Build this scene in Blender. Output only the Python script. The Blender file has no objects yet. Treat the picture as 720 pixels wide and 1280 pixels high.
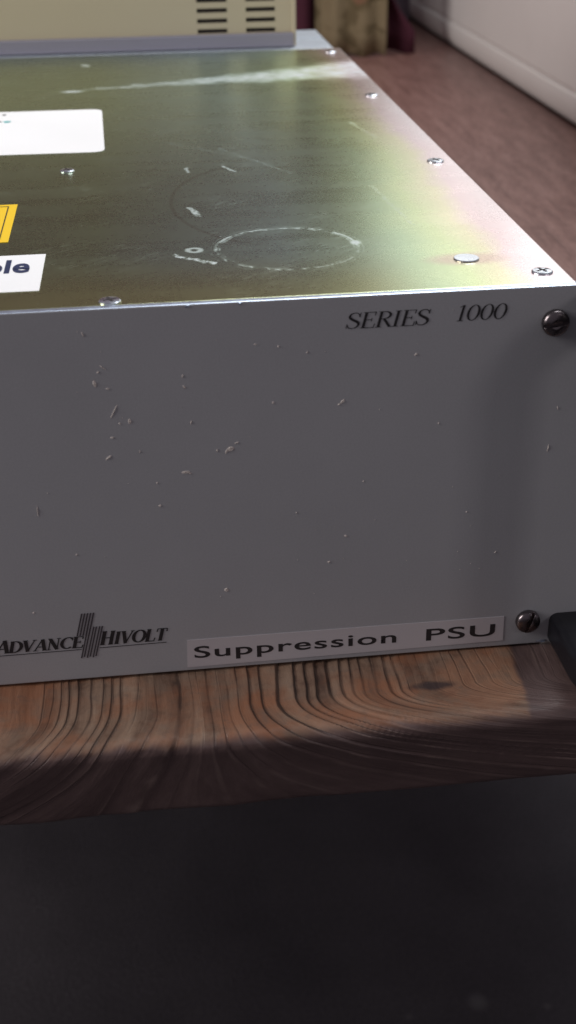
import bpy, bmesh, math, random
from mathutils import Vector, Matrix, noise
random.seed(7)
S = bpy.context.scene
COL = S.collection

# ------------------------------------------------------------------ camera
CAM = Vector((-0.13194, -0.362137, 0.257964))
P_, Y_, R_ = 0.496598, -0.113224, -0.013328


def cam_axes(p, y, r):
    cy, sy = math.cos(y), math.sin(y)
    f = Vector((-sy * math.cos(p), cy * math.cos(p), -math.sin(p)))
    rt = Vector((cy, sy, 0.0))
    up = rt.cross(f)
    return (math.cos(r) * rt + math.sin(r) * up, -math.sin(r) * rt + math.cos(r) * up, f)


AX, AU, AF = cam_axes(P_, Y_, R_)
cd = bpy.data.cameras.new('camera')
cam = bpy.data.objects.new('camera', cd)
COL.objects.link(cam)
cam.matrix_world = Matrix((
    (AX.x, AU.x, -AF.x, CAM.x), (AX.y, AU.y, -AF.y, CAM.y), (AX.z, AU.z, -AF.z, CAM.z), (0, 0, 0, 1)))
cd.sensor_fit = 'VERTICAL'
cd.sensor_height = 36.0
cd.lens = 36.0 * 1588.93 / 1280.0
cd.clip_start = 0.01
cd.clip_end = 100
cd.dof.use_dof = True
cd.dof.focus_distance = 0.45
cd.dof.aperture_fstop = 15
S.camera = cam

# ------------------------------------------------------------------ light
w = bpy.data.worlds.new('World')
S.world = w
w.use_nodes = True
bg = w.node_tree.nodes['Background']
bg.inputs[0].default_value = (0.60, 0.54, 0.62, 1)
bg.inputs[1].default_value = 0.245


def area(name, loc, target, sx, sy, energy, color):
    l = bpy.data.lights.new(name, 'AREA')
    l.shape = 'RECTANGLE'
    l.size, l.size_y = sx, sy
    l.energy = energy
    l.color = color
    o = bpy.data.objects.new(name, l)
    COL.objects.link(o)
    o.location = loc
    d = Vector(target) - Vector(loc)
    o.rotation_euler = d.to_track_quat('-Z', 'Y').to_euler()
    return o


# daylight through the tall window in the right-hand wall, beyond the frame
area('window_light', (0.42, 0.62, 1.45), (-0.15, 0.45, 0.0), 0.9, 0.9, 19.0, (0.95, 0.98, 1.0))
# its lowest pane, close above the sill: mirrored in the near right corner of the cover
area('window_light_low', (0.30, 0.76, 0.50), (-0.6, 0.58, 0.36), 0.40, 0.24, 0.46, (1.0, 1.0, 1.0))
# lamp added before the far curtain, mirrored along the right edge of the cover
area('added_light_far', (0.225, 1.20, 0.50), (0.0, 0.2, 0.13), 0.13, 0.42, 0.135, (0.98, 1.0, 1.0))
# weaker window to the right of the photographer: throws the handle's shadow on the panel
area('room_light_right', (0.78, -1.03, 0.62), (0.0, 0.0, 0.06), 0.24, 0.24, 1.1, (1.0, 0.92, 0.92))
# fill lamp added for the room behind and to the left
area('room_fill_left', (-1.7, -0.10, 0.9), (0.2, 0.9, 0.15), 0.9, 0.9, 24.0, (1.0, 0.95, 0.93))

S.view_settings.view_transform = 'Standard'
S.view_settings.look = 'None'
S.view_settings.exposure = 0.13
S.view_settings.gamma = 1.0
S.view_settings.use_curve_mapping = False
S.render.engine = 'CYCLES'


# ------------------------------------------------------------------ node helper
class Nd:
    """operator-overloaded shader value"""
    def __init__(self, t, s):
        self.t, self.s = t, s

    def m(self, op, *a, clamp=False):
        n = self.t.nodes.new('ShaderNodeMath')
        n.operation = op
        n.use_clamp = clamp
        for i, v in enumerate((self,) + a):
            if isinstance(v, Nd):
                self.t.links.new(v.s, n.inputs[i])
            else:
                n.inputs[i].default_value = v
        return Nd(self.t, n.outputs[0])

    def __add__(s, o): return s.m('ADD', o)
    __radd__ = __add__
    def __sub__(s, o): return s.m('SUBTRACT', o)
    def __rsub__(s, o): return s.m('MULTIPLY', -1.0).m('ADD', o)
    def __mul__(s, o): return s.m('MULTIPLY', o)
    __rmul__ = __mul__
    def __truediv__(s, o): return s.m('DIVIDE', o)
    def __neg__(s): return s.m('MULTIPLY', -1.0)
    def abs(s): return s.m('ABSOLUTE')
    def sqrt(s): return s.m('SQRT')
    def min(s, o): return s.m('MINIMUM', o)
    def max(s, o): return s.m('MAXIMUM', o)
    def sat(s): return s.m('ADD', 0.0, clamp=True)

    def step(s, a, b):  # smoothstep from a to b (a may exceed b)
        n = s.t.nodes.new('ShaderNodeMapRange')
        n.interpolation_type = 'SMOOTHSTEP'
        lo, hi, x, y = (a, b, 0.0, 1.0) if a < b else (b, a, 1.0, 0.0)
        s.t.links.new(s.s, n.inputs[0])
        for i, v in enumerate((lo, hi, x, y)):
            n.inputs[1 + i].default_value = v
        return Nd(s.t, n.outputs[0])


class Mat:
    def __init__(self, name, rough=0.5, color=(0.5, 0.5, 0.5), metal=0.0, spec=0.5):
        self.m = bpy.data.materials.new(name)
        self.m.use_nodes = True
        self.t = self.m.node_tree
        self.b = self.t.nodes['Principled BSDF']
        self.b.inputs['Base Color'].default_value = (*color, 1)
        self.b.inputs['Roughness'].default_value = rough
        self.b.inputs['Metallic'].default_value = metal
        self.b.inputs['Specular IOR Level'].default_value = spec
        self.tc = None

    def coord(self, which='Object'):
        if not self.tc:
            self.tc = self.t.nodes.new('ShaderNodeTexCoord')
        return self.tc.outputs[which]

    def xyz(self, which='Object'):
        n = self.t.nodes.new('ShaderNodeSeparateXYZ')
        self.t.links.new(self.coord(which), n.inputs[0])
        return [Nd(self.t, o) for o in n.outputs]

    def vec(self, x, y, z=0.0):
        n = self.t.nodes.new('ShaderNodeCombineXYZ')
        for i, v in enumerate((x, y, z)):
            if isinstance(v, Nd):
                self.t.links.new(v.s, n.inputs[i])
            else:
                n.inputs[i].default_value = v
        return n.outputs[0]

    def noise(self, v, scale=5.0, detail=3.0, rough=0.5, dist=0.0):
        n = self.t.nodes.new('ShaderNodeTexNoise')
        self.t.links.new(v, n.inputs['Vector'])
        n.inputs['Scale'].default_value = scale
        n.inputs['Detail'].default_value = detail
        n.inputs['Roughness'].default_value = rough
        n.inputs['Distortion'].default_value = dist
        return Nd(self.t, n.outputs[0])

    def voronoi(self, v, scale=5.0, feature='F1'):
        n = self.t.nodes.new('ShaderNodeTexVoronoi')
        n.feature = feature
        self.t.links.new(v, n.inputs['Vector'])
        n.inputs['Scale'].default_value = scale
        return Nd(self.t, n.outputs['Distance'])

    def ramp(self, f, stops):
        n = self.t.nodes.new('ShaderNodeValToRGB')
        e = n.color_ramp.elements
        while len(e) < len(stops):
            e.new(0.5)
        for el, (p, c) in zip(e, stops):
            el.position = p
            el.color = (*c, 1)
        self.t.links.new(f.s, n.inputs[0])
        return n.outputs[0]

    def mix(self, f, a, b):
        n = self.t.nodes.new('ShaderNodeMix')
        n.data_type = 'RGBA'
        for i, v in ((0, f), (6, a), (7, b)):
            if isinstance(v, Nd):
                self.t.links.new(v.s, n.inputs[i])
            elif isinstance(v, tuple):
                n.inputs[i].default_value = (*v, 1)
            elif isinstance(v, float):
                n.inputs[i].default_value = v
            else:
                self.t.links.new(v, n.inputs[i])
        return n.outputs[2]

    def set(self, name, v):
        self.t.links.new(v.s if isinstance(v, Nd) else v, self.b.inputs[name])

    def bump(self, h, strength=0.3, dist=0.001):
        n = self.t.nodes.new('ShaderNodeBump')
        n.inputs['Strength'].default_value = strength
        n.inputs['Distance'].default_value = dist
        self.t.links.new(h.s, n.inputs['Height'])
        self.t.links.new(n.outputs[0], self.b.inputs['Normal'])


# ------------------------------------------------------------------ materials
H = 0.1325


def mat_paint(name, color, var=0.06, rough=0.45, grain=2600.0):
    m = Mat(name, rough, color)
    v = m.coord()
    n1 = m.noise(v, 14.0, 4.0, 0.6)
    n2 = m.noise(v, grain, 2.0, 0.7)
    k = (n1 - 0.5) * var * 2.0 + (n2 - 0.5) * var * 2.6 + 0.5
    lo = tuple(c * (1 - 2.2 * var) for c in color)
    hi = tuple(min(1, c * (1 + 2.2 * var)) for c in color)
    m.set('Base Color', m.ramp(k.sat(), [(0.25, lo), (0.75, hi)]))
    m.set('Roughness', (n1 - 0.5) * 0.25 + rough)
    m.bump(n2, 0.10, 0.0003)
    return m.m


M_panel = mat_paint('light_grey_panel_paint', (0.385, 0.392, 0.410), 0.10, 0.42, 1500)
M_tape = mat_paint('label_tape', (0.54, 0.52, 0.54), 0.03, 0.35, 1500)
M_grey = mat_paint('grey_blue_bezel', (0.26, 0.25, 0.31), 0.04, 0.5, 900)
M_beige = mat_paint('beige_enamel', (0.50, 0.435, 0.32), 0.04, 0.5, 900)
M_black = mat_paint('black_ink', (0.018, 0.016, 0.018), 0.03, 0.6)
M_faded = mat_paint('faded_black_ink', (0.06, 0.052, 0.06), 0.03, 0.6)
M_blue_ink = mat_paint('dark_blue_ink', (0.015, 0.025, 0.08), 0.03, 0.5)
M_teal_ink = mat_paint('teal_ink', (0.10, 0.42, 0.42), 0.03, 0.5)
M_white = mat_paint('white_label_paper', (0.87, 0.87, 0.87), 0.01, 0.5)
M_yellow = mat_paint('yellow_label', (0.86, 0.56, 0.018), 0.03, 0.5)
M_plastic = mat_paint('black_handle_plastic', (0.006, 0.006, 0.009), 0.04, 0.36)
M_slot = mat_paint('dark_recess', (0.02, 0.014, 0.014), 0.03, 0.8)
M_chip = mat_paint('paint_chip', (0.62, 0.57, 0.53), 0.05, 0.6)


def mat_metal(name, color, rough, var=0.1, scale=300.0):
    m = Mat(name, rough, color, 1.0)
    n = m.noise(m.coord(), scale, 3.0, 0.6)
    m.set('Roughness', (n - 0.5) * var * 2 + rough)
    m.bump(n, 0.08, 0.0004)
    return m.m


M_alu = mat_metal('bare_aluminium_edge', (0.58, 0.66, 0.78), 0.38)
M_alu2 = mat_metal('aluminium_heat_sink', (0.60, 0.66, 0.72), 0.5)
M_screw = mat_metal('dark_steel_screw', (0.20, 0.175, 0.18), 0.28)
M_zinc = mat_metal('bright_zinc_screw', (0.72, 0.78, 0.84), 0.25)


def mat_top():
    m = Mat('yellow_passivated_steel', 0.3, (0.5, 0.5, 0.3), 1.0)
    x, y, z = m.xyz()
    v = m.coord()
    big = m.noise(v, 9.0, 4.0, 0.55)
    mid = m.noise(v, 45.0, 4.0, 0.6)
    fine = m.noise(v, 900.0, 2.0, 0.6)
    # smears drawn out along x, as left by wiping
    sm = m.noise(m.vec(x * 9.0, y * 70.0, 0.0), 1.0, 4.0, 0.6, 0.4)
    d = -x + (big - 0.5) * 0.024 + (mid - 0.5) * 0.009
    # interference colours of the chromate film run in bands along the folded edge
    base = m.ramp((d / 0.15).sat(), [
        (0.00, (0.88, 0.78, 0.79)), (0.07, (0.84, 0.69, 0.69)), (0.125, (0.80, 0.76, 0.52)),
        (0.20, (0.70, 0.80, 0.45)), (0.29, (0.58, 0.74, 0.47)), (0.40, (0.47, 0.60, 0.44)), (0.55, (0.47, 0.62, 0.55)),
        (0.80, (0.36, 0.46, 0.365)), (1.0, (0.33, 0.41, 0.235))])
    patch = m.mix(((sm - 0.42) * 1.6).sat() * 0.14, base, (0.45, 0.47, 0.42))
    # front fold: warmer film
    fr = (y - 0.004).step(0.05, 0.0) * (x + 0.03).step(0.0, -0.04) * 0.5
    patch = m.mix(fr * 1.5, patch, (0.46, 0.45, 0.19))

    def dist(cx, cy, sx=1.0, sy=1.0):
        a, b = (x - cx) * sx, (y - cy) * sy
        return (a * a + b * b).sqrt()
    xw, yw = x + (m.noise(v, 260.0, 3.0, 0.7) - 0.5) * 0.0050, y + (m.noise(m.vec(x, y, 0.4), 260.0, 3.0, 0.7) - 0.5) * 0.0070
    # halo of the film round the rivet
    halo = dist(-0.0276, 0.0316, 0.55, 1.1).step(0.0095, 0.0035) * 0.6
    patch = m.mix(halo, patch, (0.62, 0.42, 0.40))

    def seg(ax, ay, bx, by, wid):
        L = math.hypot(bx - ax, by - ay)
        ux, uy = (bx - ax) / L, (by - ay) / L
        px, py = xw - ax, yw - ay
        t = (px * ux + py * uy).max(0.0).min(L)
        ex, ey = px - t * ux, py - t * uy
        return (ex * ex + ey * ey).sqrt().step(wid, wid * 0.3)
    brk = m.noise(v, 170.0, 3.0, 0.65)
    brk2 = m.noise(v, 420.0, 3.0, 0.7)
    # dried ring of a cup, broken
    r0 = dist(-0.0838, 0.0530)
    rr = r0 + (mid - 0.5) * 0.0022
    jag = (brk2 - 0.5) * 0.0018 + (brk - 0.5) * 0.0022
    ring = (rr + jag - 0.0240).abs().step(0.0009, 0.0002)
    ring2 = (rr + jag - 0.0228).abs().step(0.0005, 0.0001) * 0.6
    inner = (rr - jag - 0.0256).abs().step(0.0004, 0.0001) * 0.3
    up = (y - 0.053).step(-0.006, 0.012) * 0.05 + 0.352 + (x + 0.075).step(0.0, 0.02) * 0.06
    ring = (ring.max(inner).max(ring2) * ((brk * 0.8 + brk2 * 0.2 + up - 0.835) * 8.0).sat()) * 0.55
    blob = dist(-0.0602, 0.0555, 1.0, 0.7).step(0.0026, 0.0008) * 0.7
    # wiped streak near the rear
    sy = y + (brk - 0.5) * 0.010 + (mid - 0.5) * 0.012 - (0.3555 + (x + 0.17) * 0.24)
    sw = (x + 0.18) * (x + 0.18) * 1.15 + 0.0045 + (mid - 0.5) * 0.006
    streak = (sy / sw).abs().step(1.0, 0.25) * (x + 0.17).step(-0.008, 0.03)
    streak = streak * ((m.noise(m.vec(x * 90.0, y * 300.0, 0.0), 1.0, 5.0, 0.75) - 0.36) * 4.5).sat() * (0.55 + 0.45 * (x + 0.1).step(-0.03, 0.06))
    spot = dist(-0.1640, 0.3545, 0.5, 1.0).step(0.0045, 0.001) * 0.8
    lo = seg(-0.1212, 0.0500, -0.1095, 0.0395, 0.0016) * ((brk2 - 0.36) * 6.0).sat() * 0.8
    oval = ((dist(-0.1149, 0.0552) + (brk2 - 0.5) * 0.002 - 0.0022).abs().step(0.0014, 0.0002)) * 0.55
    tick = seg(-0.1135, 0.1085, -0.1105, 0.0975, 0.0015) * ((brk2 - 0.36) * 6.0).sat() * 0.65
    s1 = seg(-0.0413, 0.1300, -0.0365, 0.0740, 0.0012) * ((brk2 - 0.36) * 4.0).sat() * 0.30
    s2 = seg(-0.0960, 0.2060, -0.0700, 0.1560, 0.0009) * ((brk2 - 0.36) * 4.0).sat() * 0.22
    s3 = seg(-0.1180, 0.2200, -0.0850, 0.1850, 0.0009) * ((brk2 - 0.36) * 4.0).sat() * 0.20
    s4 = seg(-0.0960, 0.1720, -0.0930, 0.1620, 0.0009) * 0.5
    s5 = seg(-0.0300, 0.2500, -0.0240, 0.2150, 0.0012) * ((brk2 - 0.36) * 4.0).sat() * 0.35
    s6 = seg(-0.1595, 0.4400, -0.1575, 0.4360, 0.0030) * 0.6
    s7 = seg(-0.1120, 0.1720, -0.1117, 0.1640, 0.0009) * 0.5
    # light scattered specks of dirt
    vor = m.voronoi(v, 210.0).step(0.10, 0.04) * ((m.noise(v, 60.0, 1.0) - 0.52) * 8.0).sat() * 0.5
    hair = ((m.noise(m.vec(x * 30.0 + y * 18.0, y * 420.0 - x * 300.0, 0.0), 1.0, 2.0, 0.5) - 0.5).abs().step(0.012, 0.002)
            * (m.noise(v, 30.0, 2.0) - 0.48).step(0.0, 0.16) * 0.16)
    dirt = ring
    for k in (blob, streak, spot, lo, oval, tick, s1, s2, s3, s4, s5, s6, s7, vor, hair):
        dirt = dirt.max(k)
    # a dark hairline arc rubbed into the film
    arc = ((dist(-0.075, 0.115, 0.75, 0.55) - 0.034).abs().step(0.0009, 0.0002)) * (x + 0.085).step(0.0, -0.02) * 0.35
    patch = m.mix(arc, patch, (0.20, 0.18, 0.13))
    m.set('Base Color', m.mix(dirt, patch, (0.58, 0.62, 0.64)))
    m.set('Metallic', 1.0 - dirt * 0.85)
    m.set('Roughness', (0.28 + (sm - 0.5) * 0.08 + (mid - 0.5) * 0.06 + (fine - 0.5) * 0.08 + dirt * 0.30).sat())
    m.bump(fine * 0.10 + dirt * 1.0 + mid * 1.2 + big * 6.0, 0.06, 0.0004)
    return m.m


M_top = mat_top()


def mat_wood():
    m = Mat('worn_grained_wood', 0.5, (0.2, 0.12, 0.07))
    u, vv, _ = m.xyz('UV')     # u: across the grain, v: along it past the front edge
    x, y, z = m.xyz()
    v = m.coord()
    wob = m.noise(m.vec(u * 22.0, vv * 14.0, 0.0), 1.0, 3.0, 0.5)
    uu = u + (wob - 0.5) * 0.010
    g1 = m.noise(m.vec(uu * 120.0, vv * 16.0, 0.0), 1.0, 4.0, 0.55)
    g2 = m.noise(m.vec(uu * 620.0, vv * 90.0, 3.0), 1.0, 3.0, 0.6)
    blot = m.noise(m.vec(u * 30.0, vv * 34.0, 7.0), 1.0, 4.0, 0.6)
    dirt = m.noise(v, 150.0, 5.0, 0.7)
    un = m.t.nodes.new('ShaderNodeUVMap')
    un.uv_map = 'ridge'
    sp = m.t.nodes.new('ShaderNodeSeparateXYZ')
    m.t.links.new(un.outputs[0], sp.inputs[0])
    phase, amp = Nd(m.t, sp.outputs[0]), Nd(m.t, sp.outputs[1])
    ph_j = phase + (g2 - 0.5) * 0.10 + (dirt - 0.5) * 0.10
    fr_ = ph_j.m('FRACT')
    band = m.noise(m.vec(ph_j.m('FLOOR') * 3.7, vv * 14.0, 2.0), 1.0, 1.0)
    lines = fr_.step(0.78, 0.92) * fr_.step(1.0, 0.96) * (amp * 1.3).sat() * (m.noise(m.vec(u * 45.0, vv * 26.0, 4.0), 1.0, 2.0) - 0.36).step(0.0, 0.12)
    tone = (g1 * 0.42 + band * 0.26 + g2 * 0.08 + dirt * 0.30 - 0.03).sat()
    worn = m.ramp(tone, [
        (0.36, (0.060, 0.034, 0.025)), (0.45, (0.160, 0.097, 0.066)), (0.54, (0.270, 0.180, 0.125)), (0.66, (0.40, 0.29, 0.21))])
    # worn, reddish smooth patch near the right end of the edge
    pu, pv = (x + 0.0265) * 1.0, (y + 0.018) * 1.1
    patch = (pu * pu + pv * pv).sqrt() + (blot - 0.5) * 0.012
    pm = patch.step(0.019, 0.013)
    worn = m.mix((((blot - 0.45) * 6.0).sat() * 0.70), worn, (0.31, 0.125, 0.060))
    worn = m.mix(pm * 0.78, worn, m.ramp((blot * 0.6 + dirt * 0.4).sat(), [(0.35, (0.23, 0.105, 0.062)), (0.50, (0.33, 0.175, 0.105)), (0.66, (0.37, 0.245, 0.165))]))
    worn = m.mix(lines * (1.0 - pm * 0.9) * 0.92, worn, (0.045, 0.032, 0.027))
    worn = m.mix(((dirt - 0.50) * 6.0).sat() * 0.50, worn, (0.11, 0.075, 0.06))
    kx, ky = (x + 0.0440) * 0.30, y + 0.0185
    knot = ((kx * kx + ky * ky).sqrt() + (dirt - 0.5) * 0.004).step(0.0032, 0.0012)
    worn = m.mix(knot * 0.85, worn, (0.040, 0.030, 0.034))
    dark = m.ramp((g1 * 0.5 + g2 * 0.35 + dirt * 0.2 - 0.03).sat(), [
        (0.38, (0.115, 0.052, 0.043)), (0.53, (0.200, 0.104, 0.088)), (0.68, (0.275, 0.160, 0.140))])
    hi = fr_.step(0.62, 0.76) * fr_.step(0.90, 0.80) * (amp * 1.2 + 0.1).sat()
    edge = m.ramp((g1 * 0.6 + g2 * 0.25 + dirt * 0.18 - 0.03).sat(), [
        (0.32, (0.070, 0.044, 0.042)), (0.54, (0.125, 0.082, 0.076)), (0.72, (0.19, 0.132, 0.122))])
    edge = m.mix(hi * (m.noise(v, 60.0, 2.0) - 0.40).step(0.0, 0.2) * 0.6, edge, (0.34, 0.25, 0.215))  # highlights along the ridge crests painted into the colour
    back = (y + (blot - 0.5) * 0.01).step(0.03, 0.06)
    col = m.mix(back, worn, dark)
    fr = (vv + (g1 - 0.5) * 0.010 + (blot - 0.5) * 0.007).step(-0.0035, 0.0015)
    # the darker edge tone also turns the right-hand end of the worn strip
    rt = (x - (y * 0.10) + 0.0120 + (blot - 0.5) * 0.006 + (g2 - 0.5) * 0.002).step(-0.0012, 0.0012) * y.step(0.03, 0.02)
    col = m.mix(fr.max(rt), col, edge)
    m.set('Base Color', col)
    m.set('Roughness', (0.50 - (g2 - 0.5) * 0.3 - back * 0.08).sat())
    m.bump(g1 * 0.7 + g2 * 0.25 + dirt * 0.2 - lines * 0.8, 0.6, 0.0013)
    return m.m


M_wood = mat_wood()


def mat_floor():
    m = Mat('dark_carpet', 0.95, (0.03, 0.028, 0.03), 0, 0.1)
    v = m.coord()
    a = m.noise(v, 300.0, 3.0, 0.8)
    b = m.noise(v, 6.0, 4.0, 0.6)
    m.set('Base Color', m.ramp((a * 0.6 + b * 0.4).sat(), [(0.3, (0.055, 0.050, 0.056)), (0.7, (0.11, 0.10, 0.108))]))
    x, y, z = m.xyz()
    st = None
    for (cx, cy, r, k) in ((0.128, 0.428, 0.013, 0.4), (0.062, 0.420, 0.005, 0.25), (0.190, 0.415, 0.005, 0.3)):
        e = ((x - cx) * (x - cx) + (y - cy) * (y - cy)).sqrt() + (a - 0.5) * 0.008
        e = e.step(r, r * 0.2) * k
        st = e if st is None else st.max(e)
    m.set('Base Color', m.mix(st, m.ramp((a * 0.6 + b * 0.4).sat(), [(0.3, (0.050, 0.045, 0.051)), (0.7, (0.125, 0.114, 0.122))]), (0.26, 0.25, 0.25)))
    m.bump(a, 0.8, 0.004)
    return m.m


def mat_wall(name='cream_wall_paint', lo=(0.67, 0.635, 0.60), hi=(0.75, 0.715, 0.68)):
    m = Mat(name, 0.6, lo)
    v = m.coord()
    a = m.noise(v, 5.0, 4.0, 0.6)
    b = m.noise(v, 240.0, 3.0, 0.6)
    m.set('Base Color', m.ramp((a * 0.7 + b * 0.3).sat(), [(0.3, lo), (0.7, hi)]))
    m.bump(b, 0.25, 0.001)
    return m.m


def mat_floral():
    m = Mat('floral_curtain_cloth', 0.9, (0.3, 0.25, 0.15), 0, 0.1)
    x, y, z = m.xyz()
    p = m.vec(x, z, 0.0)
    wp = m.noise(p, 22.0, 3.0, 0.6)
    q = m.vec(x + (wp - 0.5) * 0.05, z + (wp - 0.5) * 0.07, 0.0)
    f = m.voronoi(q, 13.0)
    leaf = m.noise(q, 24.0, 2.0, 0.5)
    weave = m.noise(p, 700.0, 2.0, 0.7)
    col = m.ramp((f * 1.1).sat(), [(0.14, (0.20, 0.085, 0.055)), (0.30, (0.19, 0.105, 0.06)), (0.36, (0.105, 0.08, 0.04)),
                                  (0.46, (0.20, 0.155, 0.09)), (0.8, (0.215, 0.17, 0.10))])
    col = m.mix((leaf - 0.5).step(0.0, 0.08) * 0.85, col, (0.105, 0.078, 0.040))
    m.set('Base Color', m.mix(weave * 0.25, col, (0.12, 0.09, 0.07)))
    m.bump(weave, 0.4, 0.001)
    return m.m


def mat_cloth(name, a, b):
    m = Mat(name, 0.9, a, 0, 0.1)
    v = m.coord()
    n = m.noise(v, 600.0, 3.0, 0.7)
    n2 = m.noise(v, 18.0, 3.0, 0.6)
    m.set('Base Color', m.ramp((n * 0.5 + n2 * 0.5).sat(), [(0.3, a), (0.7, b)]))
    m.bump(n, 0.4, 0.001)
    return m.m


M_floor = mat_floor()
M_wall = mat_wall()
M_shaded_plaster = mat_wall('shaded_plaster', (0.19, 0.150, 0.175), (0.23, 0.185, 0.215))  # wall paint darkened to carry the shade at the far end
M_floral = mat_floral()
M_burg = mat_cloth('burgundy_curtain_cloth', (0.055, 0.016, 0.026), (0.085, 0.028, 0.042))


# ------------------------------------------------------------------ mesh helpers
def link(name, bm, mats, parent=None, smooth=False):
    me = bpy.data.meshes.new(name)
    bmesh.ops.recalc_face_normals(bm, faces=bm.faces[:])
    bm.to_mesh(me)
    bm.free()
    for mm in (mats if isinstance(mats, (list, tuple)) else [mats]):
        me.materials.append(mm)
    if smooth:
        for p in me.polygons:
            p.use_smooth = True
    o = bpy.data.objects.new(name, me)
    COL.objects.link(o)
    if parent:
        o.parent = parent
        pm = Matrix.Identity(4)
        q = parent
        while q:
            pm = Matrix.Translation(q.location) @ pm
            q = q.parent
        o.location = -(pm.to_translation())
    return o


def box(bm, x0, x1, y0, y1, z0, z1, bev=0.0, seg=2, mi=0):
    g = bmesh.ops.create_cube(bm, size=1.0)
    for v in g['verts']:
        v.co = Vector((x0 + (v.co.x + .5) * (x1 - x0), y0 + (v.co.y + .5) * (y1 - y0), z0 + (v.co.z + .5) * (z1 - z0)))
    fs = set()
    for v in g['verts']:
        fs.update(v.link_faces)
    if bev:
        es = set()
        for v in g['verts']:
            es.update(v.link_edges)
        r = bmesh.ops.bevel(bm, geom=list(es), offset=bev, segments=seg, profile=0.5, affect='EDGES')
        fs = {f for f in fs if f.is_valid} | set(r['faces'])
    for f in fs:
        f.material_index = mi
    return fs


def lathe(bm, prof, axis, center, n=40, mi=0):
    """prof: (r, h) pairs; axis 'z' (up) or 'y' (towards -y)"""
    c = Vector(center)
    rings = []
    for r, h in prof:
        ring = []
        for k in range(n):
            a = 2 * math.pi * k / n
            p = Vector((r * math.cos(a), r * math.sin(a), h)) if axis == 'z' else Vector((r * math.cos(a), -h, r * math.sin(a)))
            ring.append(bm.verts.new(c + p))
        rings.append(ring)
    for a, b in zip(rings, rings[1:]):
        for k in range(n):
            f = bm.faces.new((a[k], a[(k + 1) % n], b[(k + 1) % n], b[k]))
            f.material_index = mi
    for ring in (rings[0], rings[-1]):
        f = bm.faces.new(ring)
        f.material_index = mi


def prism(bm, pts, fn, d0, d1, mi=0):
    """closed outline pts (2-D) lifted by fn(u, v, d) between depths d0 and d1"""
    a = [bm.verts.new(fn(u, v, d0)) for u, v in pts]
    b = [bm.verts.new(fn(u, v, d1)) for u, v in pts]
    n = len(pts)
    fs = [bm.faces.new(a), bm.faces.new(b[::-1])]
    for k in range(n):
        fs.append(bm.faces.new((a[k], b[k], b[(k + 1) % n], a[(k + 1) % n])))
    for f in fs:
        f.material_index = mi


def thing(name, label, cat, loc):
    o = bpy.data.objects.new(name, None)
    o.empty_display_size = 0.02
    COL.objects.link(o)
    o.location = loc
    o['label'] = label
    o['category'] = cat
    return o


def tag(o, label, cat):
    o['label'] = label
    o['category'] = cat
    return o


def on_front(u, v, d):
    return Vector((u, -d, v))


def on_top(z):
    return lambda u, v, d: Vector((u, v, z + d))


# ------------------------------------------------------------------ lettering
def stroke(pts, wid):
    """outline of a centre line with a width at each point"""
    n = len(pts)
    L, Rr = [], []
    for i in range(n):
        a = Vector(pts[max(i - 1, 0)])
        b = Vector(pts[min(i + 1, n - 1)])
        t = (b - a).normalized()
        nn = Vector((-t.y, t.x))
        p = Vector(pts[i])
        L.append(p + nn * wid[i] / 2)
        Rr.append(p - nn * wid[i] / 2)
    return L, Rr


TH, TN = 0.145, 0.045     # thick and hair strokes of the roman capitals


def line(a, b, wd):
    return ([a, b], [wd, wd])


def arc(cx, cy, rx, ry, a0, a1, wt, wn, n=26):
    pts, wd = [], []
    for i in range(n + 1):
        a = math.radians(a0 + (a1 - a0) * i / n)
        pts.append((cx + rx * math.cos(a), cy + ry * math.sin(a)))
        wd.append(wn + (wt - wn) * abs(math.cos(a)) ** 1.5)
    return (pts, wd)


def stem(x, serif=0.13):
    return [line((x, 0), (x, 1), TH), line((x - serif, 0.02), (x + serif, 0.02), 0.04), line((x - serif, 0.98), (x + serif, 0.98), 0.04)]


def s_curve():
    P = [(.50, .74), (.47, .88), (.36, .97), (.24, .97), (.12, .90), (.08, .78), (.12, .66), (.24, .56), (.38, .47), (.50, .37), (.54, .24), (.49, .11), (.37, .03), (.24, .02), (.12, .08), (.05, .25)]
    W = [.045, .05, .05, .06, .09, .12, .14, .15, .16, .15, .13, .10, .06, .05, .05, .045]
    # smooth it
    out, ow = [], []
    for i in range(len(P) - 1):
        p0, p1, p2, p3 = P[max(i - 1, 0)], P[i], P[i + 1], P[min(i + 2, len(P) - 1)]
        for k in range(4):
            t = k / 4
            f = lambda a, b, c, d: 0.5 * (2 * b + (c - a) * t + (2 * a - 5 * b + 4 * c - d) * t * t + (3 * b - a - 3 * c + d) * t ** 3)
            out.append((f(p0[0], p1[0], p2[0], p3[0]), f(p0[1], p1[1], p2[1], p3[1])))
            ow.append(W[i] + (W[i + 1] - W[i]) * t)
    out.append(P[-1])
    ow.append(W[-1])
    return [(out, ow), line((.525, .70), (.525, .99), .04), line((.04, .02), (.04, .30), .04)]


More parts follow.
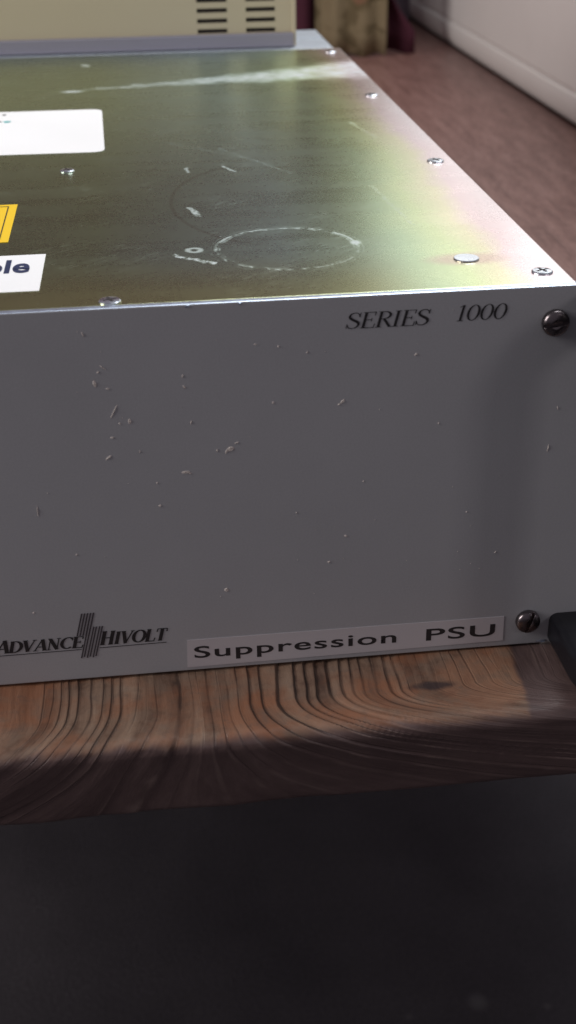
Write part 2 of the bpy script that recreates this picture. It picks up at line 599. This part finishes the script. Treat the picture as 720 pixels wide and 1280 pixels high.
GL = {
    'S': (0.62, s_curve()),
    'E': (0.66, stem(.16) + [line((.03, .98), (.58, .98), .045), line((.03, .02), (.62, .02), .045), line((.16, .51), (.44, .51), .045),
                             line((.57, .99), (.56, .76), .05), line((.61, .01), (.63, .26), .05), line((.45, .40), (.45, .62), .04)]),
    'R': (0.72, stem(.16) + [arc(.30, .75, .28, .225, -90, 90, .13, .05), line((.10, .975), (.32, .975), .045), line((.16, .525), (.32, .525), .045),
                             line((.34, .52), (.66, .02), .13), line((.58, .02), (.76, .02), .04)]),
    'I': (0.38, stem(.18)),
    'A': (0.72, [line((.06, 0.02), (.40, 1), .055), line((.40, 1), (.62, 0.02), .14), line((.17, .34), (.53, .34), .045), line((-.06, .02), (.18, .02), .04), line((.48, .02), (.76, .02), .04)]),
    'D': (0.78, stem(.16) + [arc(.30, .5, .40, .478, -90, 90, .145, .05), line((.10, .977), (.32, .977), .045), line((.10, .023), (.32, .023), .045)]),
    'V': (0.70, [line((.10, .98), (.34, 0), .14), line((.34, 0), (.64, .98), .055), line((-.04, .98), (.24, .98), .04), line((.52, .98), (.76, .98), .04)]),
    'N': (0.78, [line((.14, 0), (.14, 1), .05), line((.13, .97), (.62, .02), .14), line((.63, 0), (.63, 1), .05), line((.02, .02), (.26, .02), .04), line((0, .98), (.16, .98), .04), line((.51, .98), (.75, .98), .04)]),
    'C': (0.70, [arc(.42, .5, .34, .48, 48, 312, .14, .05, 34), line((.66, .70), (.66, .97), .045)]),
    'H': (0.80, stem(.16) + stem(.62) + [line((.16, .51), (.62, .51), .05)]),
    'O': (0.78, [arc(.40, .5, .33, .478, 0, 360, .145, .05, 44)]),
    'L': (0.62, stem(.16) + [line((.03, .02), (.58, .02), .045), line((.57, .01), (.60, .28), .05)]),
    'T': (0.66, [line((.33, 0), (.33, 1), TH), line((.20, .02), (.46, .02), .04), line((.04, .975), (.62, .975), .045), line((.05, .99), (.03, .74), .05), line((.61, .99), (.63, .74), .05)]),
    '1': (0.46, [line((.25, 0), (.25, 1), .12), line((.12, .02), (.38, .02), .04), line((.25, .99), (.10, .86), .05)]),
    '0': (0.58, [arc(.29, .5, .225, .478, 0, 360, .125, .045, 40)]),
}


def roman(bm, text, x0, x1, z0, h, slant=0.25, fn=on_front, d=0.00012, space=0.5, bold=0.85):
    tot = sum(GL[c][0] if c in GL else space for c in text)
    # x0..x1 spans the baseline advance
    sx = (x1 - x0) / tot
    cur = 0.0
    k = 0
    for c in text:
        if c == ' ':
            cur += space
            continue
        wdt, strokes = GL[c]
        for pts, wd in strokes:
            L, Rr = stroke(pts, [q * bold for q in wd])
            dd = d + (k % 7) * 0.000006
            k += 1
            for i in range(len(pts) - 1):
                q = [L[i], L[i + 1], Rr[i + 1], Rr[i]]
                vs = [bm.verts.new(fn(x0 + (cur + p.x) * sx + slant * p.y * h, z0 + p.y * h, dd)) for p in q]
                bm.faces.new(vs)
        cur += wdt


def sans(text, x0, x1, z0, cap, fn, d, bold=0.0, space=1.0, shear=0.0, wordspace=1.0):
    """built-in sans face as mesh, fitted to x0..x1 with the given capital height"""
    c = bpy.data.curves.new('lettering_curve', 'FONT')
    c.body = text
    c.size = 1.0
    c.offset = bold
    c.space_character = space
    c.space_word = wordspace
    c.resolution_u = 6
    o = bpy.data.objects.new('lettering_curve', c)
    COL.objects.link(o)
    dg = bpy.context.evaluated_depsgraph_get()
    me = bpy.data.meshes.new_from_object(o.evaluated_get(dg))
    bpy.data.objects.remove(o)
    bpy.data.curves.remove(c)
    bm = bmesh.new()
    bm.from_mesh(me)
    bpy.data.meshes.remove(me)
    xs = [v.co.x for v in bm.verts]
    a, b = min(xs), max(xs)
    for v in bm.verts:
        u = x0 + (v.co.x - a) / (b - a) * (x1 - x0)
        t = v.co.y / 0.729 * cap
        v.co = fn(u + shear * t, z0 + t, d)
    return bm


# ================================================================== the setting
# floor
bm = bmesh.new()
box(bm, -6, 6, -6, 6, -0.75, -0.70)
fl = link('floor', bm, M_floor)
fl['kind'] = 'structure'

# right-hand wall below the window: skirting with rounded top, groove, plaster above
bm = bmesh.new()
prof = [(0.40, 0.0005), (0.290, 0.0005)]
for i in range(11):      # rounded underside
    a = math.radians(90 * i / 10)
    prof.append((0.290 - 0.0108 * math.sin(a), 0.0008 + 0.0222 * (1 - math.cos(a))))
prof += [(0.2792, 0.0255), (0.2794, 0.0290), (0.2803, 0.0305), (0.2822, 0.0311), (0.2822, 0.0319), (0.2808, 0.0326),
         (0.2800, 0.036), (0.2800, 0.06), (0.2800, 0.30), (0.2820, 0.345), (0.288, 0.362), (0.300, 0.37), (0.40, 0.37)]
prism(bm, prof, lambda u, v, d: Vector((u, d, v)), 0.30, 1.665)
prism(bm, [(0.2806, 0.366), (0.40, 0.366), (0.40, 1.50), (0.2806, 1.50)], lambda u, v, d: Vector((u, d, v)), 1.30, 1.664)  # upper wall added out of view to block window light
tag(link('wall', bm, M_wall), 'cream painted wall with a thin groove above its rounded foot, right of the table', 'wall')

# rear wall behind the curtains, with rounded corner towards the side wall
bm = bmesh.new()
pts = [(-1.6, 1.76), (-1.6, 1.67)]
pts += [(0.20, 1.67)]
for i in range(9):
    a = math.radians(90 * i / 8)
    pts.append((0.2785 - 0.06 + 0.06 * math.sin(a), 1.67 - 0.06 + 0.06 * math.cos(a) - 0.0))
pts += [(0.2785, 1.593), (0.2795, 1.593), (0.2797, 1.76)]
prism(bm, pts, lambda u, v, d: Vector((u, v, d)), 0.0008, 1.5)
rw = link('wall', bm, M_shaded_plaster)
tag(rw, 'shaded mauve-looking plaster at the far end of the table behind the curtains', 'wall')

# ------------------------------------------------------------------ table
X0, XA, XB = -0.120, -0.235, 0.055


def table():
    bm = bmesh.new()
    uvl = bm.loops.layers.uv.new('grain')
    uvr = bm.loops.layers.uv.new('ridge')
    xs = [-0.90, -0.6, -0.4, -0.3, -0.26]
    n = 560
    xs += [XA + (XB - XA) * i / n for i in range(n + 1)]
    xs += [0.08, 0.12, 0.17, 0.22, 0.335]
    rows = []       # (y, z, ny, nz, v)
    for y in (1.72, 1.33, 1.0, 0.7, 0.45, 0.25, 0.12, 0.06, 0.03, 0.015, 0.008):
        rows.append((y, 0.0, 0, 1, -0.0385 - y))
    y = 0.004
    while y > -0.0335:
        rows.append((y, 0.0, 0, 1, -0.0385 - y))
        y -= 0.0008
    r, cy, cz = 0.005, -0.0335, -0.005
    v = -0.005
    for i in range(11):
        a = math.radians(104 * i / 10)
        rows.append((cy - r * math.sin(a), cz + r * math.cos(a), -math.sin(a), math.cos(a), v + r * a))
    ye, ze, ny, nz, ve = rows[-1]
    for i in range(1, 40):
        t = i / 39
        rows.append((ye + t * 0.0095 + 0.009 * max(0.0, (t - 0.78) / 0.22) ** 2.2, ze - t * 0.0352, ny, nz, ve + t * 0.035))
    rows.append((0.10, -0.0425, 0, -1, ve + 0.15))
    rows.append((1.72, -0.0425, 0, -1, ve + 1.6))
    grid, info = [], []
    for (y, z, ny, nz, v) in rows:
        g, inf = [], []
        for x in xs:
            wv = min(max(v + 0.020, 0.0), 0.066)
            kf = 420.0 + 1200.0 * max(0.0, min(1.0, (x + 0.16) / 0.08))
            fan = 1.0 / (1.0 + kf * wv * wv)
            ph = X0 + (x - X0) * fan
            vl = v
            wp = ph + 0.0035 * noise.noise(Vector((ph * 38, v * 16, 0.3))) + 0.0009 * noise.noise(Vector((ph * 150, v * 60, 3.3)))
            phase = wp * 250 + 1.9 * noise.noise(Vector((wp * 75, 8.8, 0.0)))
            ramp_ = 0.22 + 0.80 * math.exp(-((ph + 0.086) / 0.017) ** 2) + 0.55 * noise.noise(Vector((wp * 95, v * 16, 4.0)))
            ramp_ = max(0.04, min(1.0, ramp_)) * (1 - 0.6 * max(0.0, min(1.0, (x + 0.052) / 0.012))) * (1 - 0.7 * max(0.0, min(1.0, (x + 0.082) / 0.03)) * math.exp(-((v - 0.002) / 0.008) ** 2))
            fine = (XA <= x <= XB) and (-0.034 < y < 0.002 or y < -0.02)
            px, py, pz = x, y, z
            if y < 0.006 and z > -0.0422:
                a2 = noise.noise(Vector((ph * 60, v * 4, 5.1)))
                sm = 1 - 0.85 * math.exp(-((x + 0.024) / 0.016) ** 2) * max(0.0, min(1.0, (0.001 - v) / 0.006))
                f = phase - math.floor(phase)
                saw = f / 0.84 if f < 0.84 else (1 - f) / 0.16      # slow rise, sudden drop into the groove
                h = -(0.00105 * ramp_ * (1 - saw) + 0.00035 * (0.5 + 0.5 * a2)) * sm
                edge = max(0.0, min(1.0, (v + 0.006) / 0.008))
                h += edge * (0.0011 * noise.noise(Vector((x * 24, v * 30, 2.2))) - 0.0011)
                if v > 0.0:
                    h += 0.0006 * noise.noise(Vector((wp * 120, v * 5, 9.0)))
                # ragged lower edge
                if v > 0.020:
                    pz += (v - 0.02) / 0.02 * 0.0016 * noise.noise(Vector((x * 35, 4.0, 0)))
                py += ny * h
                pz += nz * h
            g.append(bm.verts.new((px, py, pz)))
            inf.append((ph, vl, phase, ramp_))
        grid.append(g)
        info.append(inf)
    R_n, C_n = len(rows), len(xs)
    for i in range(R_n):
        j = (i + 1) % R_n
        for c in range(C_n - 1):
            f = bm.faces.new((grid[i][c], grid[i][c + 1], grid[j][c + 1], grid[j][c]))
            for lp, (a, b) in zip(f.loops, ((i, c), (i, c + 1), (j, c + 1), (j, c))):
                q = info[a][b]
                lp[uvl].uv = q[:2]
                lp[uvr].uv = q[2:]
            f.smooth = True
    bm.faces.new([grid[i][0] for i in range(R_n)])
    bm.faces.new([grid[i][-1] for i in range(R_n)][::-1])
    return bm


tb = thing('table', 'brown wooden table with a deeply grained, worn and rounded front edge under the metal unit', 'table', (0, 0.6, -0.70))
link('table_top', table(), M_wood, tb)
for lx in (-0.84, 0.20):
    for ly in (0.04, 1.22):
        bm = bmesh.new()
        lathe(bm, [(0.026, -0.6995), (0.030, -0.5), (0.034, -0.06), (0.034, -0.0427)], 'z', (lx, ly, 0), 24)
        link('leg', bm, M_wood, tb, True)

# ================================================================== power supply
psu = thing('power_supply_unit', 'low power supply case with grey front panel and olive gold metal top, on table', 'power supply', (-0.24, 0.24, 0.0))
PX0, PX1 = -0.455, 0.021
# chassis: right and left side, bottom, rear
bm = bmesh.new()
box(bm, -0.0012, -0.0002, 0.0032, 0.4755, 0.0008, H - 0.0018)
link('side_panel', bm, M_top, psu)
bm = bmesh.new()
box(bm, -0.4338, -0.4328, 0.0032, 0.4755, 0.0008, H - 0.0018)
link('side_panel', bm, M_top, psu)
bm = bmesh.new()
box(bm, -0.4326, -0.0014, 0.0032, 0.4755, 0.0008, 0.0020)
link('base_plate', bm, M_top, psu)
bm = bmesh.new()
box(bm, -0.4326, -0.0014, 0.4735, 0.4755, 0.0022, H - 0.0018)
link('rear_panel', bm, M_top, psu)
# top cover: folded sheet
bm = bmesh.new()
box(bm, -0.4342, 0.0003, 0.0031, 0.4762, H - 0.0016, H, 0.0006, 2)
top = link('top_cover', bm, M_top, psu)
# front panel, painted face with a bare top edge and a scatter of stuck flakes and chips
bm = bmesh.new()
box(bm, PX0, PX1, 0.0, 0.003, 0.0008, H + 0.0003, 0.0004, 2)
for f in bm.faces:
    if f.normal.z > 0.5:
        f.material_index = 1


def flake(bm, x, z, L, wd, ang, mi=2, curl=0.00012):
    ca, sa = math.cos(ang), math.sin(ang)
    pts = []
    for (u, v) in ((-.5, -.3), (-.2, -.55), (.25, -.5), (.5, -.1), (.42, .4), (0, .55), (-.4, .35)):
        u *= L * random.uniform(.8, 1.15)
        v *= wd * random.uniform(.7, 1.2)
        pts.append((x + u * ca - v * sa, z + u * sa + v * ca))
    a = [bm.verts.new(on_front(p[0], p[1], 0.00002)) for p in pts]
    b = [bm.verts.new(on_front(x + (p[0] - x) * .7, z + (p[1] - z) * .7, 0.00012 + curl * (k % 3) / 2)) for k, p in enumerate(pts)]
    fs = [bm.faces.new(b)]
    for k in range(7):
        fs.append(bm.faces.new((a[k], a[(k + 1) % 7], b[(k + 1) % 7], b[k])))
    for f in fs:
        f.material_index = mi


D = math.radians
CH = [(-0.1515, 0.1251, 1.9, .45, -70), (-0.1465, 0.1143, 2.6, .35, -40), (-0.1480, 0.1128, 1.0, .5, 20), (-0.1493, 0.1091, 2.3, .9, 95), (-0.1455, 0.1073, 1.4, .4, -10),
      (-0.1443, 0.0995, 6.0, .35, 62), (-0.1396, 0.0960, 1.9, .9, 85), (-0.1427, 0.0955, .7, .5, 10), (-0.1454, 0.0909, 1.3, .5, 0), (-0.1470, 0.0841, 3.0, .7, 35),
      (-0.1223, 0.1064, 1.6, .6, 120), (-0.1226, 0.1100, 1.2, .4, 80), (-0.1233, 0.0774, 3.0, .9, 0), (-0.1223, 0.0771, 2.2, .6, -18), (-0.1088, 0.0845, 2.4, 1.4, 10),
      (-0.1100, 0.0838, 1.8, .5, 60), (-0.1068, 0.0865, 1.6, .4, 15), (-0.0731, 0.0985, 2.1, .7, 45), (-0.0742, 0.0976, 1.0, .5, 30), (-0.1321, 0.0659, 1.1, .6, 25),
      (-0.1708, 0.0666, 4.0, .30, 88), (-0.0716, 0.0500, 1.4, .6, -20), (-0.0772, 0.0405, 1.0, .7, 0), (-0.1119, 0.0325, 1.7, 1.3, -15), (-0.0032, 0.0918, 1.6, .3, 100),
      (-0.0051, 0.0777, 3.0, .35, 80), (-0.0202, 0.0396, 0.9, .5, 45), (-0.0502, 0.1129, 1.2, .5, 30), (-0.0842, 0.1156, 1.0, .4, 60), (-0.1207, 0.0945, 1.4, .4, 70),
      (-0.1372, 0.0855, 1.2, .3, 80), (-0.1130, 0.0842, 1.2, .4, 85), (-0.0950, 0.0995, 1.1, .5, 60), (-0.1000, 0.1190, 1.2, .4, -25), (-0.0930, 0.1180, .7, .6, 0),
      (-0.1325, 0.0742, .7, .5, 0), (-0.1600, 0.0500, .8, .4, 40), (-0.0660, 0.0700, .7, .4, 20), (-0.0310, 0.0560, .6, .4, 0), (-0.0880, 0.0600, .6, .4, 50),
      (-0.1760, 0.0290, .8, .6, 30), (-0.0420, 0.0890, .6, .5, 10)]
for (x, z, L, wd, a) in CH:
    flake(bm, x, z, L * 0.001, wd * 0.001, D(a))
for k in range(40):
    flake(bm, random.uniform(-0.185, -0.02), random.uniform(0.02, 0.128), random.uniform(.15, .4) * 0.001, random.uniform(.1, .22) * 0.001, random.uniform(0, 3), 2, 0.0001)
# metal flakes: a painted-in highlight at the lower corner, knocked-off paint on the top edge
flake(bm, -0.0010, 0.0016, 0.0042, 0.0010, 0.03, 1, 0.0003)
flake(bm, -0.1200, 0.1322, 0.0018, 0.0007, 0.2, 1)
flake(bm, -0.1045, 0.1322, 0.0012, 0.0006, 0.1, 1)
panel = link('front_panel', bm, [M_panel, M_alu, M_chip], psu)

# lettering printed on the panel
bm = bmesh.new()
roman(bm, 'SERIES', -0.0726, -0.0468, 0.1224, 0.0051)
roman(bm, '1000', -0.0388, -0.0228, 0.1230, 0.0051)
link('lettering', bm, M_black, panel)
bm = bmesh.new()
roman(bm, 'A', -0.1905, -0.1858, 0.0138, 0.0051, bold=1.5)
roman(bm, 'DVANCE', -0.1860, -0.1612, 0.0138, 0.0045, bold=1.5)
roman(bm, 'H', -0.1556, -0.1508, 0.0142, 0.0054, bold=1.5)
roman(bm, 'IVOLT', -0.1509, -0.1333, 0.0142, 0.0049, bold=1.5)
for (a, b, z0, z1) in ((-0.1930, -0.1617, 0.0127, 0.0129), (-0.1556, -0.1330, 0.0130, 0.0132)):
    prism(bm, [(a, z0), (b, z1), (b, z1 + 0.00022), (a, z0 + 0.00022)], on_front, 0.00003, 0.00010)
link('lettering', bm, M_black, panel)
bm = bmesh.new()
sl = 0.26
for k in range(5):      # emblem: two stepped blocks of slanted stripes
    u = -0.1629 + k * 0.00098
    prism(bm, [(u, 0.0185), (u + 0.00050, 0.0185), (u + 0.00050 + sl * 0.0088, 0.0273), (u + sl * 0.0088, 0.0273)], on_front, 0.00003, 0.00012)
for k in range(6):
    u = -0.1622 + k * 0.00098
    a, b = 0.0095 + 0.0004 * (k % 2), 0.0218
    prism(bm, [(u, a), (u + 0.00046, a), (u + 0.00046 + sl * (b - a), b), (u + sl * (b - a), b)], on_front, 0.00004, 0.00014)
link('emblem', bm, M_faded, panel)

# clear label tape with typed name
bm = bmesh.new()
lab = [(-0.1264, 0.0023), (-0.0150, 0.0032), (-0.0152, 0.0133), (-0.1260, 0.0135)]
prism(bm, lab, on_front, 0.00003, 0.00020)
tape = link('name_label', bm, M_tape, panel)
bm = sans('Suppression', -0.1238, -0.0534, 0.0060, 0.0049, on_front, 0.00026, 0.013, 1.10)
link('lettering', bm, M_black, tape)
bm = sans('PSU', -0.0428, -0.0182, 0.0057, 0.0050, on_front, 0.00026, 0.013, 1.10)
link('lettering', bm, M_black, tape)
# the two meshes of one inscription become sub-parts of psu > front_panel: keep to three levels
for o in [c for c in tape.children]:
    o.parent = panel
    o.location = (0, 0, 0)
tape.location = panel.location * 0


# panel screws: slotted cheese heads
def screw_front(x, z, ang):
    bm = bmesh.new()
    lathe(bm, [(0.0040, 0.0), (0.0043, 0.0003), (0.0043, 0.0016), (0.0040, 0.0023), (0.0033, 0.0028), (0.0018, 0.0031), (0.0003, 0.0032)], 'y', (0, 0, 0), 40)
    me_o = link('panel_screw', bm, [M_screw, M_slot], psu, True)
    me_o.location = Vector((x, 0, z)) - psu.location
    # slot cut: boolean-free, modelled as a sunk dark channel
    cut = bmesh.new()
    box(cut, -0.0046, 0.0046, -0.0042, -0.0018, -0.00055, 0.00055)
    cm = bpy.data.meshes.new('slot_cutter')
    cut.to_mesh(cm)
    cut.free()
    co = bpy.data.objects.new('slot_cutter', cm)
    COL.objects.link(co)
    co.matrix_world = Matrix.Translation((x, 0, z)) @ Matrix.Rotation(ang, 4, 'Y')
    bpy.context.view_layer.update()
    mod = me_o.modifiers.new('slot', 'BOOLEAN')
    mod.object = co
    mod.operation = 'DIFFERENCE'
    mod.solver = 'EXACT'
    dg = bpy.context.evaluated_depsgraph_get()
    nm = bpy.data.meshes.new_from_object(me_o.evaluated_get(dg))
    me_o.modifiers.clear()
    me_o.data = nm
    nm.name = 'panel_screw'
    for p in nm.polygons:
        p.use_smooth = len(p.vertices) <= 4
    bpy.data.objects.remove(co)
    return me_o


screw_front(-0.0068, 0.1211, D(-8))
screw_front(-0.0068, 0.0110, D(-70))
screw_front(-0.4270, 0.1211, D(30))
screw_front(-0.4270, 0.0110, D(60))

# rivet and countersunk screws of the top cover
def top_screw(x, y, r, h=0.0007, cross=True, mat=None):
    bm = bmesh.new()
    lathe(bm, [(r, 0.0), (r, h * 0.4), (r * 0.9, h * 0.8), (r * 0.55, h), (0.0002, h)], 'z', (0, 0, 0), 36)
    if cross:
        for a in (0.4, 0.4 + math.pi / 2):
            c, s = math.cos(a), math.sin(a)
            L, wd = r * 0.62, r * 0.13
            pts = [(-L * c + wd * s, -L * s - wd * c), (L * c + wd * s, L * s - wd * c), (L * c - wd * s, L * s + wd * c), (-L * c - wd * s, -L * s + wd * c)]
            prism(bm, pts, on_top(h), -0.0002, 0.00004 + (0.00003 if a > 1 else 0), 1)
    o = link('cover_screw', bm, [mat or M_zinc, M_slot], top, False)
    o.location = (x, y, H)
    return o


for (x, y, r, c) in ((-0.0074, 0.0144, 0.0034, True), (-0.0076, 0.1660, 0.0036, True), (-0.0080, 0.3155, 0.0036, True), (-0.0080, 0.4600, 0.0036, True),
                     (-0.1429, 0.0068, 0.0034, True), (-0.2850, 0.0068, 0.0034, True), (-0.1609, 0.1744, 0.0030, True)):
    top_screw(x, y, r, 0.0008, c)
bm = bmesh.new()
lathe(bm, [(0.0041, 0.0), (0.0042, 0.0003), (0.0040, 0.0005), (0.0002, 0.00055)], 'z', (0, 0, 0), 36)
rv = link('rivet', bm, M_zinc, top)
rv.location = (-0.0276, 0.0316, H)


# labels stuck on the cover
def sticker(name, pts, mat, r=0.0, d=0.00018):
    out = []
    n = len(pts)
    if r:
        for i in range(n):
            a, b, c = Vector(pts[i - 1]), Vector(pts[i]), Vector(pts[(i + 1) % n])
            p, q = b + (a - b).normalized() * r, b + (c - b).normalized() * r
            for k in range(6):
                t = k / 5
                out.append(tuple((1 - t) ** 2 * p + 2 * t * (1 - t) * b + t * t * q))
    else:
        out = pts
    bm = bmesh.new()
    prism(bm, out, on_top(H), 0.00003, d)
    return link(name, bm, mat, top)


sticker('white_label', [(-0.290, 0.2105), (-0.1457, 0.2070), (-0.1478, 0.3030), (-0.292, 0.3060)], M_white, 0.006)
sticker('yellow_label', [(-0.260, 0.0740), (-0.1778, 0.0742), (-0.1778, 0.1240), (-0.260, 0.1240)], M_yellow)
sticker('text_label', [(-0.270, 0.0205), (-0.1645, 0.0200), (-0.1642, 0.0582), (-0.270, 0.0578)], M_white)
bm = bmesh.new()        # printed frame line on the yellow label
for (a, b, c, d_) in ((-0.1812, -0.1808, 0.0775, 0.1207), (-0.2570, -0.1808, 0.1207, 0.1213)):
    prism(bm, [(a, c), (b, c), (b, d_), (a, d_)], on_top(H), 0.00022, 0.00026)
link('printed_frame', bm, M_black, top)
bm = sans('ble', -0.1829, -0.1687, 0.0392, 0.0140, on_top(H), 0.00026, 0.03, 1.05)
link('lettering', bm, M_blue_ink, top)
bm = bmesh.new()        # last specks of the print on the white label
for (x, y, a, b, mi) in ((-0.1930, 0.2790, 0.0018, 0.0022, 1), (-0.1975, 0.2795, 0.0020, 0.0016, 0), (-0.1956, 0.2960, 0.0010, 0.0015, 0), (-0.1990, 0.2960, 0.0012, 0.0015, 0)):
    pts = [(x + a * math.cos(t) * (1 + .25 * math.sin(3 * t)), y + b * math.sin(t)) for t in [k * math.pi / 6 for k in range(12)]]
    prism(bm, pts, on_top(H), 0.0002, 0.00026, mi)
link('lettering', bm, [M_black, M_teal_ink], top)

# rear heat sink, two flat bars with a groove between
bm = bmesh.new()
pr = [(0.4775, 0.002), (0.4775, H - 0.0012), (0.4790, H - 0.0004), (0.5200, H - 0.0004), (0.5215, H - 0.0030), (0.5255, H - 0.0030), (0.5270, H - 0.0004),
      (0.5610, H - 0.0004), (0.5622, H - 0.0015), (0.5622, 0.002)]
prism(bm, pr, lambda u, v, d: Vector((d, u, v)), -0.430, -0.0035)
link('heat_sink', bm, M_alu2, psu)


# carrying handle: bow of rounded black plastic
def handle(x):
    bm = bmesh.new()
    hw, hd, rc = 0.0066, 0.0060, 0.0028
    sec = []
    for (sx, sy) in ((1, 1), (-1, 1), (-1, -1), (1, -1)):
        a0 = {(1, 1): 0, (-1, 1): 90, (-1, -1): 180, (1, -1): 270}[(sx, sy)]
        for k in range(5):
            a = math.radians(a0 + 90 * k / 4)
            sec.append((sx * (hw - rc) + rc * math.cos(a), sy * (hd - rc) + rc * math.sin(a)))
    zl, zh, yo, rb = 0.0070, 0.1255, -0.036, 0.012
    path = [(0.0, zl, 0), (-0.012, zl, 0)]
    for k in range(9):
        a = math.radians(90 * k / 8)
        path.append((yo + rb - rb * math.sin(a), zl + rb - rb * math.cos(a), a))
    for k in range(1, 6):
        path.append((yo, zl + rb + (zh - zl - 2 * rb) * k / 6, math.pi / 2))
    for k in range(9):
        a = math.radians(90 * k / 8)
        path.append((yo + rb - rb * math.cos(a), zh - rb + rb * math.sin(a), math.pi / 2 + a))
    path += [(-0.012, zh, math.pi), (0.0, zh, math.pi)]
    rings = []
    for (y, z, a) in path:
        # travel direction (-cos a, sin a) in (y, z); section normal in that plane
        n = Vector((0, -math.sin(a), -math.cos(a)))
        rings.append([bm.verts.new(Vector((x + u, y, z)) + n * v) for u, v in sec])
    m = len(sec)
    for a, b in zip(rings, rings[1:]):
        for k in range(m):
            bm.faces.new((a[k], a[(k + 1) % m], b[(k + 1) % m], b[k]))
    bm.faces.new(rings[0])
    bm.faces.new(rings[-1])
    return link('handle', bm, M_plastic, psu, True)


handle(0.0078)
handle(-0.4420)

# ================================================================== bench instrument behind
YI, XI, ZI = 0.4880, -0.0283, H + 0.0001
ins = thing('bench_instrument', 'beige instrument case with dark vent slots and a grey base strip, behind the white label', 'instrument', (-0.19, 0.56, ZI))
# front sheet built round its slots
bm = bmesh.new()
slots = []
cols = ((-0.0886, -0.0696), (-0.0578, -0.0392))
pitch = 0.0061
z0 = 0.1417
nrow = 8
ZT, ZB = 0.205, 0.1411
hs = 0.0026
xs = [-0.36]
for a, b in cols:
    xs += [a, b]
xs += [XI]
for i in range(len(xs) - 1):
    a, b = xs[i], xs[i + 1]
    if i % 2 == 0:
        box(bm, a, b, YI, YI + 0.0012, ZB, ZT)
    else:
        zc = ZB
        for r in range(nrow):
            zz = z0 + r * pitch
            if zz > zc + 1e-5:
                box(bm, a, b, YI, YI + 0.0012, zc, zz)
            zc = zz + hs
        box(bm, a, b, YI, YI + 0.0012, zc, ZT)
bmesh.ops.remove_doubles(bm, verts=bm.verts[:], dist=1e-6)
link('vented_front', bm, M_beige, ins)
bm = bmesh.new()
box(bm, -0.36, XI, YI + 0.0016, YI + 0.136, ZB + 0.0004, ZT - 0.0016)
link('inner_case', bm, M_slot, ins)
bm = bmesh.new()
box(bm, -0.3604, XI + 0.0004, YI + 0.0002, YI + 0.140, ZT + 0.0002, ZT + 0.0016, 0.0005)
link('lid', bm, M_beige, ins)
bm = bmesh.new()
box(bm, XI - 0.0014, XI + 0.0003, YI + 0.0018, YI + 0.1385, ZB + 0.0002, ZT)
link('side_panel', bm, M_beige, ins)
bm = bmesh.new()
box(bm, -0.3618, XI + 0.0006, YI - 0.0022, YI + 0.1395, ZI, ZB - 0.0002, 0.0006)
link('base_strip', bm, M_grey, ins)
bm = bmesh.new()
box(bm, XI - 0.0002, XI + 0.0022, YI - 0.0010, YI + 0.0030, ZI + 0.0004, ZT, 0.0004)
link('corner_trim', bm, M_beige, ins)


# ================================================================== curtains
def curtain(x0, x1, yb, z0, z1, folds, amp, mat, name, label, flare=0.0, cut=None, ph=0.0):
    bm = bmesh.new()
    nx, nz = 70, 24
    fr, bk = [], []
    for j in range(nz + 1):
        t = j / nz
        a, b = [], []
        for i in range(nx + 1):
            s = i / nx
            x = x0 + (x1 - x0) * s
            z = z0 + (z1 - z0) * t
            k = amp * (0.75 + 0.25 * (1 - t))
            y = yb + k * math.sin(ph + s * folds * 2 * math.pi + 0.5 * math.sin(3 * t + s * 5)) + 0.3 * k * math.sin(s * folds * 4.3 + 2 * t)
            if cut:
                x = x0 + (cut(z) - x0) * s
            z += 0.002 * math.sin(s * folds * 6.28 + ph) * (1 - t) + 0.002 * (1 - t)
            a.append(bm.verts.new((x, y, z)))
            b.append(bm.verts.new((x, y + 0.0012, z)))
        fr.append(a)
        bk.append(b)
    for g in (fr, bk):
        for j in range(nz):
            for i in range(nx):
                bm.faces.new((g[j][i], g[j][i + 1], g[j + 1][i + 1], g[j + 1][i]))
    for j in range(nz):
        for i in (0, nx):
            bm.faces.new((fr[j][i], fr[j + 1][i], bk[j + 1][i], bk[j][i]))
    for i in range(nx):
        for j in (0, nz):
            bm.faces.new((fr[j][i], fr[j][i + 1], bk[j][i + 1], bk[j][i]))
    return tag(link(name, bm, mat, None, True), label, 'curtain')


curtain(0.097, 0.186, 1.283, 0.0002, 0.62, 2.6, 0.005, M_floral, 'floral_curtain', 'beige floral curtain hanging between burgundy cloth at the far end of the table')
curtain(0.182, 0.226, 1.300, 0.0002, 0.62, 0.9, 0.006, M_burg, 'burgundy_curtain', 'narrow dark burgundy curtain to the right of the floral curtain',
        cut=lambda z: 0.2245 - max(0, z - 0.028) * 0.85 if z < 0.07 else 0.189 + 0 * z)
curtain(-0.95, 0.101, 1.306, 0.0002, 0.62, 9.0, 0.010, M_burg, 'burgundy_curtain', 'wide burgundy curtain behind the beige instrument, left of the floral curtain')
